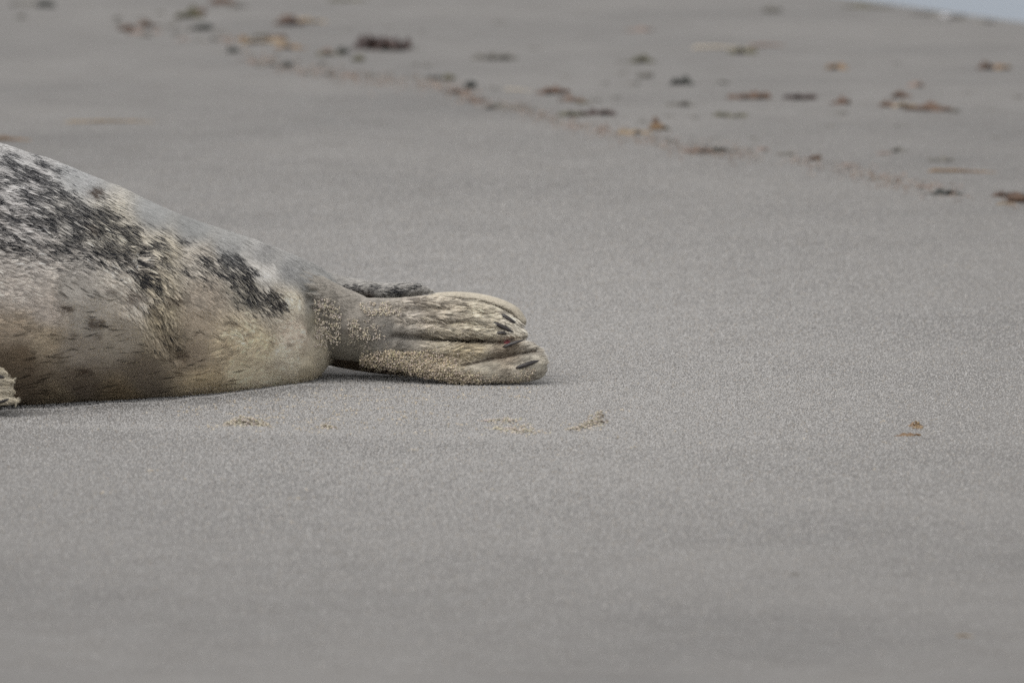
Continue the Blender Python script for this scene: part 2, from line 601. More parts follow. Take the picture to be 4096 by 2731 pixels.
ne = len(body_me.edges)
ed = np.empty(ne * 2, np.int32)
body_me.edges.foreach_get('vertices', ed)
ed = ed.reshape(-1, 2)
_n = len(body_me.vertices)
_c = np.empty(_n * 3, np.float32)
body_me.vertices.foreach_get('co', _c)
_c = _c.reshape(-1, 3).astype(float)
_x, _y = project(_c)
_w = np.exp(-((_x - 1338) / 62) ** 2) * sstep(1445, 1330, _y) * .9
_deg = np.maximum(np.bincount(ed.ravel(), minlength=_n), 1)
for _ in range(60):
    _a = np.stack([np.bincount(ed[:, 0], _c[ed[:, 1], k], _n) + np.bincount(ed[:, 1], _c[ed[:, 0], k], _n) for k in range(3)], 1) / _deg[:, None]
    _c += (_a - _c) * _w[:, None]
body_me.vertices.foreach_set('co', _c.astype(np.float32).ravel())
body_me.update()

kd = KDTree(len(V))
for i, v in enumerate(V):
    kd.insert(v, i)
kd.balance()

nv = len(body_me.vertices)
bv = np.empty(nv * 3, np.float32)
body_me.vertices.foreach_get('co', bv)
bv = bv.reshape(-1, 3).astype(float)
bn = np.empty(nv * 3, np.float32)
body_me.vertices.foreach_get('normal', bn)
bn = bn.reshape(-1, 3).astype(float)
vtag = TAGS[[kd.find(v)[1] for v in bv]]
vx, vy = project(bv)


def seg_dist(px, py, pts):
    """distance to a polyline in body-side coordinates"""
    d = np.full(px.shape, 1e9)
    for (a, b) in zip(pts[:-1], pts[1:]):
        ax, ay, bx, by = a[0], a[1], b[0], b[1]
        L = (bx - ax) ** 2 + (by - ay) ** 2
        t = np.clip(((px - ax) * (bx - ax) + (py - ay) * (by - ay)) / L, 0, 1)
        d = np.minimum(d, np.hypot(px - ax - t * (bx - ax), py - ay - t * (by - ay)))
    return d


# skin folds and hollows of the flank
disp = 0.0024 * (fbm(bv[:, 0] * 16, bv[:, 1] * 16, bv[:, 2] * 16, 3, 4) - 0.5) * (vtag == 0)
disp += -0.0055 * np.exp(-(seg_dist(vx, vy, [(555, 1020), (575, 1150), (620, 1300), (700, 1430)]) / 30) ** 2) * (vtag == 0)
disp += 0.0045 * np.exp(-(seg_dist(vx, vy, [(640, 1030), (690, 1180), (730, 1330)]) / 50) ** 2) * (vtag == 0)
disp += 0.0035 * np.exp(-(seg_dist(vx, vy, [(1010, 1080), (1150, 1190), (1190, 1320), (1150, 1470)]) / 45) ** 2) * (vtag == 0)
disp += -0.0045 * np.exp(-(seg_dist(vx, vy, [(1240, 1170), (1262, 1300), (1235, 1430)]) / 28) ** 2) * (vtag == 0)
disp += 0.0022 * np.exp(-(seg_dist(vx, vy, [(200, 1120), (190, 1300), (170, 1420)]) / 35) ** 2) * (vtag == 0)
wr = noise3(vx * 0.006, vy * 0.045 + 0.004 * vx, 0 * vx, 8)
FOLDS = [([(1690, 1199), (1800, 1195), (1912, 1206), (1985, 1228), (2045, 1256), (2084, 1304)], 7, .0034), ([(1600, 1247), (1760, 1241), (1900, 1255), (1990, 1284)], 8, .0016), ([(1620, 1297), (1780, 1290), (1900, 1298), (1985, 1316)], 8, .0018),
         ([(1560, 1348), (1750, 1357), (1850, 1368), (1990, 1372), (2092, 1350)], 10, .0036), ([(1690, 1440), (1835, 1459), (2003, 1430), (2140, 1402)], 10, .0036),
         ([(1700, 1226), (1790, 1240), (1850, 1264)], 6, .0014), ([(1770, 1306), (1840, 1320)], 6, .0014), ([(1870, 1236), (1965, 1266)], 6, .0015),
         ([(1915, 1392), (2015, 1384)], 6, .0014), ([(2015, 1404), (2105, 1386)], 7, .0020), ([(1690, 1412), (1830, 1428)], 6, .0013), ([(1590, 1338), (1690, 1350)], 7, .0016),
         ([(1930, 1300), (1985, 1330)], 6, .0015), ([(1640, 1212), (1700, 1240)], 8, .0013),
         ([(1680, 1395), (1800, 1396), (1950, 1402)], 6, .0012), ([(1650, 1325), (1800, 1330), (1960, 1345)], 6, .0012)]
for (pl, wd, dp) in FOLDS:
    disp -= dp * np.exp(-(seg_dist(vx, vy, pl) / wd) ** 2) * np.isin(vtag, (1, 2)) * (bn[:, 1] < .2)
disp += 0.0026 * (wr - 0.5) * np.isin(vtag, (1,)) * sstep(1450, 1700, vx)
bv += bn * disp[:, None]
body_me.vertices.foreach_set('co', bv.astype(np.float32).ravel())
body_me.update()
body_me.vertices.foreach_get('normal', (tmp := np.empty(nv * 3, np.float32)))
bn = tmp.reshape(-1, 3).astype(float)
body_me.polygons.foreach_set('use_smooth', np.ones(len(body_me.polygons), bool))
vx, vy = project(bv)

# coat table: position on the flank, colour of the pale hairs with shading baked in, slickness, hair length (mm), lie of the hair (degrees below level)
COAT = [
    (50, 600, (154, 154, 153), .3, 10, 25), (300, 690, (146, 148, 148), .5, 9, 25), (600, 840, (132, 134, 133), .7, 8, 22), (760, 900, (124, 126, 125), .7, 8, 20),
    (900, 965, (134, 135, 133), .6, 9, 20), (1150, 1070, (131, 132, 131), .6, 9, 20), (1280, 1130, (124, 125, 123), .65, 9, 25),
    (1250, 1190, (120, 119, 112), .7, 8, 30), (1255, 1290, (128, 122, 104), .8, 7, 40), (1040, 1010, (134, 134, 132), .6, 9, 20), (1215, 1110, (130, 131, 129), .6, 9, 22), (60, 750, (172, 170, 168), 0, 14, 5), (60, 900, (175, 171, 167), 0, 14, 8),
    (250, 850, (168, 165, 158), 0, 15, 30), (400, 900, (174, 168, 152), 0, 15, 32), (500, 960, (178, 171, 153), 0, 14, 28),
    (620, 1000, (172, 164, 144), 0, 15, 40), (80, 1040, (176, 170, 162), 0, 16, 8), (300, 1050, (168, 163, 155), .1, 14, 15),
    (450, 1080, (188, 181, 168), .1, 14, 10), (540, 1030, (192, 184, 170), 0, 13, 5), (60, 1150, (182, 174, 164), .3, 14, 6),
    (150, 1250, (176, 166, 154), .4, 14, 8), (60, 1320, (170, 154, 130), .5, 14, 8), (150, 1360, (168, 152, 124), .5, 14, 10),
    (300, 1150, (160, 155, 146), .8, 9, 8), (350, 1280, (154, 148, 137), .9, 8, 8), (300, 1400, (144, 134, 119), .9, 8, 8),
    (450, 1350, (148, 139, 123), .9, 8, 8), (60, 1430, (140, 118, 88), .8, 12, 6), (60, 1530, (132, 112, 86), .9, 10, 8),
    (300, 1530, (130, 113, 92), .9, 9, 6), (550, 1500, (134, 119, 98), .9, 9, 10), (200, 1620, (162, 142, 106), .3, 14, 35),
    (450, 1600, (156, 133, 92), .3, 14, 30), (600, 1130, (168, 158, 134), 0, 14, 46), (620, 1250, (158, 146, 118), .1, 14, 54),
    (660, 1350, (148, 135, 110), .2, 13, 48), (540, 1200, (184, 176, 162), .1, 12, 25), (780, 1030, (168, 161, 148), 0, 12, 20),
    (800, 1180, (162, 150, 132), .4, 12, 15), (780, 1300, (158, 144, 122), .9, 8, 8), (760, 1420, (152, 136, 112), .9, 9, 10),
    (980, 1130, (168, 161, 143), 0, 13, 35), (1080, 1190, (172, 164, 147), 0, 13, 25), (1030, 1080, (190, 188, 182), .7, 9, 25),
    (1160, 1200, (218, 208, 184), .5, 10, 10), (1180, 1330, (222, 206, 184), .55, 10, 5), (1150, 1450, (208, 198, 174), .6, 10, 15),
    (920, 1340, (198, 183, 152), .1, 16, 5), (880, 1400, (190, 173, 138), .2, 16, 5), (1000, 1380, (198, 184, 150), .3, 14, 5),
    (950, 1480, (204, 191, 158), .7, 10, 15), (800, 1540, (184, 165, 124), .6, 12, 30), (1100, 1530, (200, 188, 160), .7, 9, 35),
    (1270, 1300, (154, 148, 129), 1, 5, 40), (1290, 1430, (172, 164, 141), 1, 5, 60), (1240, 1480, (180, 170, 143), 1, 5, 60),
    (1400, 1250, (146, 140, 129), .5, 8, 5), (1400, 1390, (116, 111, 97), .7, 7, 10), (1550, 1330, (134, 130, 122), .6, 8, -5), (1480, 1220, (150, 144, 134), .5, 8, 3),
    (1600, 1260, (176, 168, 154), .2, 10, 10), (1750, 1250, (188, 178, 158), .05, 13, 14), (1900, 1290, (198, 189, 165), .05, 13, 14),
    (2050, 1290, (198, 191, 173), .3, 8, 35), (1800, 1330, (194, 184, 159), .05, 13, 4), (1850, 1400, (186, 172, 138), .05, 13, -3),
    (2030, 1400, (168, 152, 127), .3, 8, -8), (1900, 1480, (176, 169, 150), .7, 7, -10), (2100, 1450, (180, 174, 157), .8, 6, -20),
    (2100, 1380, (200, 193, 177), .3, 8, 10), (20, 1540, (140, 118, 88), .8, 11, 8)]
CA = np.array([(c[0], c[1], *lin(c[2]), c[3], c[4], c[5]) for c in COAT])
CA[:, 2:5] = CA[:, 2:5] * .70 + CA[:, 2:5].mean(1, keepdims=True) * .30
CA[:, 2:5] *= np.where((CA[:, 1] > 1400) & (CA[:, 0] < 720), .95, 1.55)[:, None]  # lower belly stays dark: brown coat with some shade painted in
CA[:, 2:5] *= np.where(CA[:, 0] > 1345, .84, 1)[:, None]
CA[:, 2:5] *= np.minimum(1, .90 / CA[:, 2:5].max(1))[:, None] * np.array((1.01, .992, .98))


def coat(px, py, part):
    out = np.zeros((len(px), 6))
    for s in range(0, len(px), 40000):
        x, y = np.maximum(px[s:s + 40000], 0), py[s:s + 40000]
        d2 = (x[:, None] - CA[None, :, 0]) ** 2 + (y[:, None] - CA[None, :, 1]) ** 2 + 900
        isf = CA[None, :, 0] > 1345
        w = d2 ** -2.2
        f = np.isin(part[s:s + 40000], (1, 2))[:, None]
        w = np.where(f == isf, w, w * 1e-4)
        w /= w.sum(1, keepdims=True)
        out[s:s + 40000] = w @ CA[:, 2:]
    tl = part == 3
    out[tl, :3] = lin((166, 163, 158)); out[tl, 3] = .4; out[tl, 4] = 8; out[tl, 5] = 4
    ff = (part == 2)
    out[ff, :3] = np.where((py[ff] < 1310 - 60 * (px[ff] < 1800))[:, None], lin((192, 184, 168)), lin((104, 90, 76))); out[ff, 3] = 1; out[ff, 4] = 3; out[ff, 5] = 12  # below the rim, deep shade is put into the far flipper's brown coat
    f4 = part == 4
    out[f4, :3] = lin((198, 189, 170)); out[f4, 3] = .3; out[f4, 4] = 9; out[f4, 5] = 8
    return out


def in_poly(px, py, poly, soft):
    poly = np.array(poly, float)
    ins = np.zeros(len(px), bool)
    j = len(poly) - 1
    for i in range(len(poly)):
        xi, yi = poly[i]; xj, yj = poly[j]
        c = ((yi > py) != (yj > py)) & (px < (xj - xi) * (py - yi) / (yj - yi + 1e-9) + xi)
        ins ^= c
        j = i
    d = seg_dist(px, py, list(map(tuple, poly)) + [tuple(poly[0])])
    return sstep(-soft, soft, np.where(ins, d, -d))


SADDLE = [(-900, 560), (0, 625), (120, 640), (230, 690), (330, 760), (430, 830), (540, 890), (630, 945), (655, 1080), (630, 1200), (560, 1150),
          (470, 1085), (380, 1050), (250, 1045), (100, 1020), (-900, 1010)]
CORE = [(150, 735), (260, 745), (390, 825), (560, 925), (615, 1050), (600, 1110), (520, 1010), (420, 1020), (300, 1030), (230, 1000), (165, 900)]
PATCH = [(800, 1000), (920, 1025), (1000, 1085), (1080, 1135), (1140, 1222), (1125, 1250), (1000, 1232), (920, 1195), (880, 1120), (840, 1060)]
MIXED = [(700, 950), (830, 970), (920, 1030), (880, 1130), (760, 1140), (700, 1080)]
SPOTS = [(352, 765, 26, 20, .7), (240, 1235, 22, 15, .7), (365, 1290, 34, 22, .6), (370, 1345, 18, 18, .45), (325, 1490, 28, 18, .65), (690, 1190, 32, 18, .7), (705, 1410, 24, 18, .5),
         (655, 1425, 20, 12, .4), (905, 1285, 18, 10, .6), (1060, 1365, 14, 18, .45), (285, 1347, 18, 10, .4), (430, 1155, 26, 16, .45), (520, 1180, 22, 18, .5),
         (348, 900, 20, 18, .3), (380, 760, 24, 20, .6), (375, 1545, 14, 10, .5), (1150, 1375, 14, 12, .35), (860, 1400, 14, 8, .5), (790, 1345, 12, 10, .4),
         (610, 1240, 20, 14, .5), (1090, 1460, 26, 14, .25)]


def dark(px, py, part):
    ra_, rb_ = px * .88 + py * .47, py * .88 - px * .47
    nz = fbm(ra_ * 0.016, rb_ * 0.042, 0 * px, 4, 21)
    nw = fbm(px * 0.02, py * 0.02, 0 * px + 4, 2, 31)
    x, y = px + (nw - .5) * 60, py + (nz - .5) * 50
    D = 0.58 * in_poly(x, y, SADDLE, 50)
    D = np.maximum(D, 0.86 * in_poly(x, y, CORE, 36))
    D = np.maximum(D, 0.78 * in_poly(x, y, PATCH, 36))
    D = np.maximum(D, 0.42 * in_poly(x, y, MIXED, 40))
    D = np.clip(D + (nz - 0.5) * 2.6 * (D > 0.02) * np.minimum(D * 3, 1), 0, .9) * (D > 0.02)
    D = np.maximum(D, 0.34 * np.exp(-(seg_dist(x, y, [(590, 1080), (620, 1230), (680, 1370)]) / 45) ** 2))
    sp = np.zeros(len(px))
    for (sx, sy_, rx, ry, a) in SPOTS:
        sp = np.maximum(sp, a * np.exp(-(((x - sx) / rx / 1.15) ** 2 + ((y - sy_) / ry / 1.15) ** 2) ** 2))
    D = np.where(part == 0, D, 0)
    sp = np.where(part == 0, sp, 0)
    tl = part == 3
    td = np.clip(1.7 * np.exp(-(seg_dist(px, py, [(1352, 1140), (1440, 1158), (1560, 1165), (1650, 1146)]) / 17) ** 2) * np.clip(nz * 2.6 - .95, 0, 1), 0, .78)
    D = np.where(tl, td, D)
    fl = part == 1
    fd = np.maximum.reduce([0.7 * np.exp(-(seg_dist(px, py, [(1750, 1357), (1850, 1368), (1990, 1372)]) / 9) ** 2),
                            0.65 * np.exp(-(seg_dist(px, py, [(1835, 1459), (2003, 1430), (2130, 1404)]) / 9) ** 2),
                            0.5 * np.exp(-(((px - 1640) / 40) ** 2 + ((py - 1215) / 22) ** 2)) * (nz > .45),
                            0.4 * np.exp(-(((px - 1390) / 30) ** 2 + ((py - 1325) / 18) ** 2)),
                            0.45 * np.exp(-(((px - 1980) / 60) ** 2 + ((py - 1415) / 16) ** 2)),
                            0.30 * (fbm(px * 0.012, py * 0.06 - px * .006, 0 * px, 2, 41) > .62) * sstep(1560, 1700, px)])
    sp = np.where(fl, fd, sp)
    sp = np.where(tl, .75 * np.exp(-(seg_dist(px, py, [(1350, 1165), (1400, 1178), (1470, 1183)]) / 13) ** 2), sp)
    return D, sp


BROWN = lin((62, 48, 38))
BLACK = lin((38, 39, 44))
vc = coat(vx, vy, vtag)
vD, vS = dark(vx, vy, vtag)
# bare skin and underfur seen between the hair clumps
under = vc[:, :3] * (0.30 + 0.60 * vc[:, 3:4])
under = under * (1 - vD[:, None] * .8) + BLACK * vD[:, None] * .8
vF = np.zeros(nv)
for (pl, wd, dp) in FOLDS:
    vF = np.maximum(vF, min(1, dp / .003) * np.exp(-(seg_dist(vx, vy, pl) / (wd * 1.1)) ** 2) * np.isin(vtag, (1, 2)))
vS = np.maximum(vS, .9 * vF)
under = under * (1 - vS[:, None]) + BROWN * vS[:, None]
sk = body_me.attributes.new('skin', 'FLOAT_COLOR', 'POINT')
sk.data.foreach_set('color', np.concatenate([under, np.ones((nv, 1))], 1).astype(np.float32).ravel())
body_me.materials.clear()
body_me.materials.append(M_skin)
body_me.name = 'body'

seal = bpy.data.objects.new('seal', None)
COL.objects.link(seal)
seal.location = (-0.5, 0.0, 0.0)
tag(seal, 'mottled grey and cream seal lying on the sand, hind flippers to the right', 'seal')
bpy.context.view_layer.update()


def child(o, parent):
    o.parent = parent
    o.matrix_parent_inverse = parent.matrix_world.inverted()
    return o


body = bpy.data.objects.new('body', body_me)
COL.objects.link(body)
child(body, seal)

# ---- fur
body_me.calc_loop_triangles()
nt = len(body_me.loop_triangles)
tri = np.empty(nt * 3, np.int32)
body_me.loop_triangles.foreach_get('vertices', tri)
tri = tri.reshape(-1, 3)
A, B, C_ = bv[tri[:, 0]], bv[tri[:, 1]], bv[tri[:, 2]]
area = 0.5 * np.linalg.norm(np.cross(B - A, C_ - A), axis=1)
tx, ty, ttag = vx[tri[:, 0]], vy[tri[:, 0]], vtag[tri[:, 0]]
tn = bn[tri[:, 0]]
dens = np.ones(nt)
dens *= np.where(tx < -150, 0.14, 1.0)
dens *= np.where(tn[:, 1] > 0.35, 0.32, 1.0)
dens *= np.where(bv[tri[:, 0], 2] < -0.001, 0.0, 1.0)
dens *= np.where(np.isin(ttag, (1, 2, 3)), 1.5, 1.0)


dens *= 1 - .65 * vF[tri[:, 0]]


def sample(n, wt):
    cs = np.cumsum(area * wt)
    k = np.searchsorted(cs, rng.random(n) * cs[-1])
    r1, r2 = np.sqrt(rng.random(n)), rng.random(n)
    w = np.stack([1 - r1, r1 * (1 - r2), r1 * r2], 1)
    P = (bv[tri[k]] * w[:, :, None]).sum(1)
    N = (bn[tri[k]] * w[:, :, None]).sum(1)
    N /= np.linalg.norm(N, axis=1)[:, None]
    return P, N, vtag[tri[k, 0]]


def lie(P, N, ang):
    d = np.stack([np.cos(ang), np.zeros(len(P)), -np.sin(ang)], 1)
    d -= N * (d * N).sum(1)[:, None]
    return d / (np.linalg.norm(d, axis=1)[:, None] + 1e-9)


NH, NC = 520000, 48000
hp, hn, ht = sample(NH, dens)
cp, cn, ct = sample(NC, dens)
kc = KDTree(NC)
for i, p in enumerate(cp):
    kc.insert(p, i)
kc.balance()
hc = np.array([kc.find(p)[1] for p in hp])
hx, hy = project(hp)
cx_, cy_ = project(cp)
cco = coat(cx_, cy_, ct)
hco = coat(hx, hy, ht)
cD, cS = dark(cx_, cy_, ct)
hD, hS = dark(hx, hy, ht)
cang = np.radians(cco[:, 5]) + rng.normal(0, 0.16, NC) * (1 - .6 * cco[:, 3]) + (noise3(cx_ * .02, cy_ * .02, 0 * cx_, 61) - .5) * 0.7 * (1 - .5 * cco[:, 3])
cdir = lie(cp, cn, cang)
clen = cco[:, 4] * 0.001 * rng.uniform(.75, 1.2, NC)
clift = np.radians(3 + 11 * (1 - cco[:, 3]) * rng.random(NC))
ctip = cp + clen[:, None] * (cdir * np.cos(clift)[:, None] + cn * np.sin(clift)[:, None])
hang = np.radians(hco[:, 5]) + rng.normal(0, 0.10, NH) + (noise3(hx * .02, hy * .02, 0 * hx, 61) - .5) * 0.7 * (1 - .5 * hco[:, 3])
hdir = lie(hp, hn, hang)
hlen = hco[:, 4] * 0.001 * rng.uniform(.6, 1.1, NH)
strand_c = rng.random(NC) < 0.03
cl = (1 - hco[:, 3]) * 0.85 + .05
sl = hco[:, 3]
strand = strand_c[hc] & (rng.random(NH) < .45) & (sl > .5) & (ht == 0) & (hx < 1000) & (hx > -200) & (hy > 1100)
hlen = hlen * np.where(strand, 2.3, 1) * np.where((ht == 1) & (hx > 2040), 1.5, 1)
cl = np.where(strand, .97, cl)
hp = np.where(strand[:, None], cp[hc] + .22 * (hp - cp[hc]), hp)
clen = clen * np.where(strand_c & (cco[:, 3] > .5), 2.3, 1)
ctip = cp + clen[:, None] * (cdir * np.cos(clift)[:, None] + cn * np.sin(clift)[:, None])
keys = []
for t_ in (0.0, 0.33, 0.68, 1.0):
    lift = (0.05 + 0.26 * (1 - sl)) * t_ * (1 - 0.55 * t_)
    own = hp + hlen[:, None] * (hdir * t_ + hn * lift[:, None])
    ctr = cp[hc] + (ctip[hc] - cp[hc]) * t_
    f = (cl * t_ ** 1.3)[:, None]
    keys.append(own * (1 - f) + ctr * f)
pos = np.stack(keys, 1)
pos[:, :, 2] = np.maximum(pos[:, :, 2], 0.0005)
# colour: a clump is dark or pale as a whole, with a few odd hairs
cr = rng.random(NC)
hr = rng.random(NH)
isdark = np.where(hr < 0.62, cr[hc] < cD[hc], rng.random(NH) < hD)
cj = rng.uniform(.55, 1.25, NC)
cj = np.where(rng.random(NC) < .10, .42, cj)[hc]
cj = cj * (1 - sl) + (1 - .10 * rng.random(NH)) * sl
pk = (np.hypot(hx - 2016, (hy - 1371) * 1.6) < 15) & (ht == 1)
hco[pk, :3] = lin((168, 92, 98))
mot = .80 + .40 * fbm(hx * .022, hy * .034, 0 * hx, 3, 91)
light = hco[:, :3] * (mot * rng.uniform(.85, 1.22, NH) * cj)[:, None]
dk = BLACK * rng.uniform(.35, 1.25, NH)[:, None]
colr = np.where(isdark[:, None], dk, light)
bs = np.clip(hS * 1.4, 0, .95) * (rng.random(NH) < .85)
colr = colr * (1 - bs[:, None]) + BROWN * rng.uniform(.6, 1.5, NH)[:, None] * bs[:, None]
# a few single dark wet strands on the slick flank
colr = np.where(strand[:, None], colr * .28, colr)
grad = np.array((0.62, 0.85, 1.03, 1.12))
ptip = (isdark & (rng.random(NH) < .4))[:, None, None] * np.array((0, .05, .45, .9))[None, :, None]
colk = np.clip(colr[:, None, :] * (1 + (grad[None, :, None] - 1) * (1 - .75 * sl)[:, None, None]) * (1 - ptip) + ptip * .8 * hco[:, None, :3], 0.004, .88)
rad = (0.00027 * rng.uniform(.7, 1.3, NH) * np.where(strand, .62, 1))[:, None] * np.array((0.9, 1.0, .75, .18))[None]

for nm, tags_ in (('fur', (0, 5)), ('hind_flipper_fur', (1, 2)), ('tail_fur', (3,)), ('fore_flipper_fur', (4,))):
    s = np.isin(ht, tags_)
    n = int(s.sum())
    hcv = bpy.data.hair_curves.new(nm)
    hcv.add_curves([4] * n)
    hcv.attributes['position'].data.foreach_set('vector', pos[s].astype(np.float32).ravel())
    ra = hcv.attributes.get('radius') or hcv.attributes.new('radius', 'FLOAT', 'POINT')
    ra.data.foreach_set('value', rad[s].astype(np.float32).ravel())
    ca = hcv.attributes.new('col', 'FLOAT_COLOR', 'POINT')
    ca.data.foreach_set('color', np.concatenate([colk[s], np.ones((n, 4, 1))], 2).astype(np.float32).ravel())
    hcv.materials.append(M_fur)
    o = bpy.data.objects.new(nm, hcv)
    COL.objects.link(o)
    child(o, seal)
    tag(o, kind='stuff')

# ---- claws, eyes, nose
bvh = BVHTree.FromPolygons([tuple(v) for v in bv], [tuple(int(i) for i in t_) for t_ in tri])


def hit(px, py):
    d = Vector(ray(px, py)).normalized()
    loc, nor, _, _ = bvh.ray_cast(Vector(CAM), d, 40)
    return (None, None) if loc is None else (np.array(loc), np.array(nor))


def claw(a, b, r):
    pa, na = hit(*a)
    pb, nb = hit(*b)
    if pa is None:
        return
    if pb is None:
        pb = at_y(b[0], b[1], pa[1]); nb = na
    Vs, Fs = [], []
    n = 10
    K = 8
    cs = []
    for i in range(K + 1):
        q, _n2 = hit(a[0] + (b[0] - a[0]) * i / K, a[1] + (b[1] - a[1]) * i / K)
        lq = pa + (pb - pa) * i / K
        cs.append(lq if q is None or abs(q[1] - lq[1]) > .012 else (q if q[1] < lq[1] else lq))
    cs = np.array(cs)
    cs[1:-1] = (cs[:-2] + cs[1:-1] + cs[2:]) / 3
    for i in range(K + 1):
        t_ = i / K
        c = cs[i] + na * (0.0008 + 0.0012 * math.sin(t_ * math.pi))
        T = (pb - pa) / np.linalg.norm(pb - pa)
        side = np.cross(T, na)
        rr = r * (0.35 + .65 * math.sin(min(1, .25 + t_) * math.pi * .5)) * (1 - t_ ** 3) + 0.0002
        if i == 0:
            rr = r * .2
        for j in range(n):
            w = 2 * math.pi * j / n
            Vs.append(c + side * math.cos(w) * rr + na * math.sin(w) * rr * .7)
    for i in range(K):
        for j in range(n):
            k = (j + 1) % n
            Fs.append((i * n + j, i * n + k, (i + 1) * n + k, (i + 1) * n + j))
    Fs.append(tuple(range(n))[::-1])
    Fs.append(tuple(K * n + j for j in range(n)))
    child(mesh_obj('claw', Vs, Fs, M_claw), seal)


claw((2004, 1258), (2074, 1303), .0029)
claw((1974, 1290), (2056, 1330), .0029)
claw((1982, 1333), (2034, 1336), .0022)
claw((2010, 1391), (2098, 1361), .0027)
claw((2063, 1473), (2160, 1440), .0030)
for (a, b) in (((-20, 1503), (20, 1512)), ((-10, 1545), (36, 1541)), ((-20, 1610), (44, 1590))):
    claw(a, b, .0022)


def ball(name, c, r, mat, sc=(1, 1, 1)):
    bm = bmesh.new()
    bmesh.ops.create_uvsphere(bm, u_segments=16, v_segments=10, radius=r)
    bmesh.ops.scale(bm, vec=sc, verts=bm.verts)
    me = bpy.data.meshes.new(name)
    bm.to_mesh(me)
    bm.free()
    me.polygons.foreach_set('use_smooth', np.ones(len(me.polygons), bool))
    me.materials.append(mat)
    o = bpy.data.objects.new(name, me)
    COL.objects.link(o)
    o.location = tuple(c)
    return o


bpy.context.view_layer.update()
for dy in (-.052, .052):
    e = ball('eye', at_y(-2290, 1150, -.285) + np.array((0, dy, 0)), .017, M_eye)
    bpy.context.view_layer.update()
    child(e, seal)
e = ball('nose', at_y(-2590, 1225, -.317), .018, M_eye, (.8, 1.1, .8))
bpy.context.view_layer.update()
child(e, seal)

# ---- sand clinging to the coat
gp, gs2, gcol = [], [], []


def cling(poly, n0, r0, r1, heap=0.0, tone=(206, 198, 184), by=1.0):
    n = int(n0 * 2.6)
    r0, r1 = r0 * .50, r1 * .66
    poly = np.array(poly, float)
    lo, hi = poly.min(0), poly.max(0)
    k = 0
    tries = 0
    while k < n and tries < n * 12:
        tries += 1
        x, y = rng.uniform(lo[0], hi[0]), rng.uniform(lo[1], hi[1])
        m = in_poly(np.array([x]), np.array([y]), poly, 26)[0]
        if rng.random() > m or fbm(x * .045, y * .06, 0.5, 3, 77) < .46 * by:
            continue
        p, nn = hit(x, y)
        if p is None:
            continue
        r = rng.uniform(r0, r1)
        gp.append(p + nn * (r * .6 + .0009 + heap * 1.3 * noise3(x * .06, y * .08, 3.3, 78) * rng.random()))
        gs2.append(r)
        gcol.append(lin(tone) * rng.uniform(.5, 1.3) * np.array((1, rng.uniform(.93, 1.03), rng.uniform(.82, 1.08))))
        k += 1


cling([(1255, 1210), (1310, 1195), (1365, 1260), (1362, 1340), (1320, 1390), (1250, 1385), (1270, 1300)], 420, .0009, .0017, .003)
cling([(1440, 1225), (1530, 1210), (1625, 1225), (1625, 1265), (1540, 1265), (1450, 1262)], 230, .0009, .0016, .002)
cling([(1390, 1290), (1440, 1270), (1520, 1310), (1540, 1345), (1470, 1365), (1410, 1340)], 190, .0008, .0015, .002)
cling([(1440, 1425), (1560, 1410), (1700, 1400), (1760, 1430), (1830, 1460), (1800, 1480), (1900, 1500), (1930, 1530), (1800, 1535), (1700, 1510), (1560, 1475), (1445, 1452)],
      1500, .0009, .0019, .005, (202, 191, 172), .5)
cling([(1900, 1500), (2060, 1515), (2120, 1470), (2140, 1500), (2095, 1535), (1930, 1540)], 170, .0008, .0014, .001, (200, 190, 174))
cling([(1660, 1290), (1750, 1260), (1900, 1300), (1880, 1330), (1720, 1330)], 110, .0007, .0013, .001)
cling([(1700, 1370), (1830, 1380), (1900, 1420), (1790, 1440), (1700, 1410)], 90, .0007, .0013, .001)
cling([(740, 1560), (900, 1545), (1060, 1540), (1290, 1490), (1310, 1505), (1180, 1545), (950, 1575), (760, 1600)], 420, .0007, .0014, .001, (190, 180, 160), .4)
cling([(1270, 1400), (1340, 1400), (1340, 1470), (1240, 1500)], 60, .0006, .001)
cling([(230, 1200), (560, 1180), (740, 1250), (880, 1220), (900, 1420), (800, 1480), (450, 1570), (120, 1500)], 1300, .00035, .00075, .0, (178, 164, 138), .7)
cling([(1380, 1370), (1450, 1340), (1560, 1380), (1500, 1420)], 80, .0005, .0009)
gp, gs2, gcol = np.array(gp), np.array(gs2), np.array(gcol)
points_stuff('clinging_sand', gp, gs2, gcol, M_grain, seal)

# ------------------------------------------------------------------ sand clods and crumbs in front of the animal
def ico_cloud(name, P, S, C, mat):
    """a clod of grains fused into one mesh, origin at its base"""
    base = P.mean(0).copy()
    base[2] = P[:, 2].min()
    bm = bmesh.new()
    bmesh.ops.create_icosphere(bm, subdivisions=1, radius=1)
    iv = np.array([v.co[:] for v in bm.verts])
    jf = np.array([[v.index for v in f.verts] for f in bm.faces])
    bm.free()
    V_, F_, K_ = [], [], []
    for i, (p, s, c) in enumerate(zip(P, S, C)):
        V_.append((iv * (1 + rng.normal(0, .16, (len(iv), 1)))) * s * np.array((1.2, 1, .85)) + p - base)
        F_.append(jf + i * len(iv))
        K_.append(np.tile(c, (len(iv), 1)))
    o = mesh_obj(name, np.concatenate(V_), np.concatenate(F_), mat, smooth=False, loc=base)
    K_ = np.concatenate(K_)
    a = o.data.attributes.new('col', 'FLOAT_COLOR', 'POINT')
    a.data.foreach_set('color', np.concatenate([K_, np.ones((len(K_), 1))], 1).astype(np.float32).ravel())
    return o


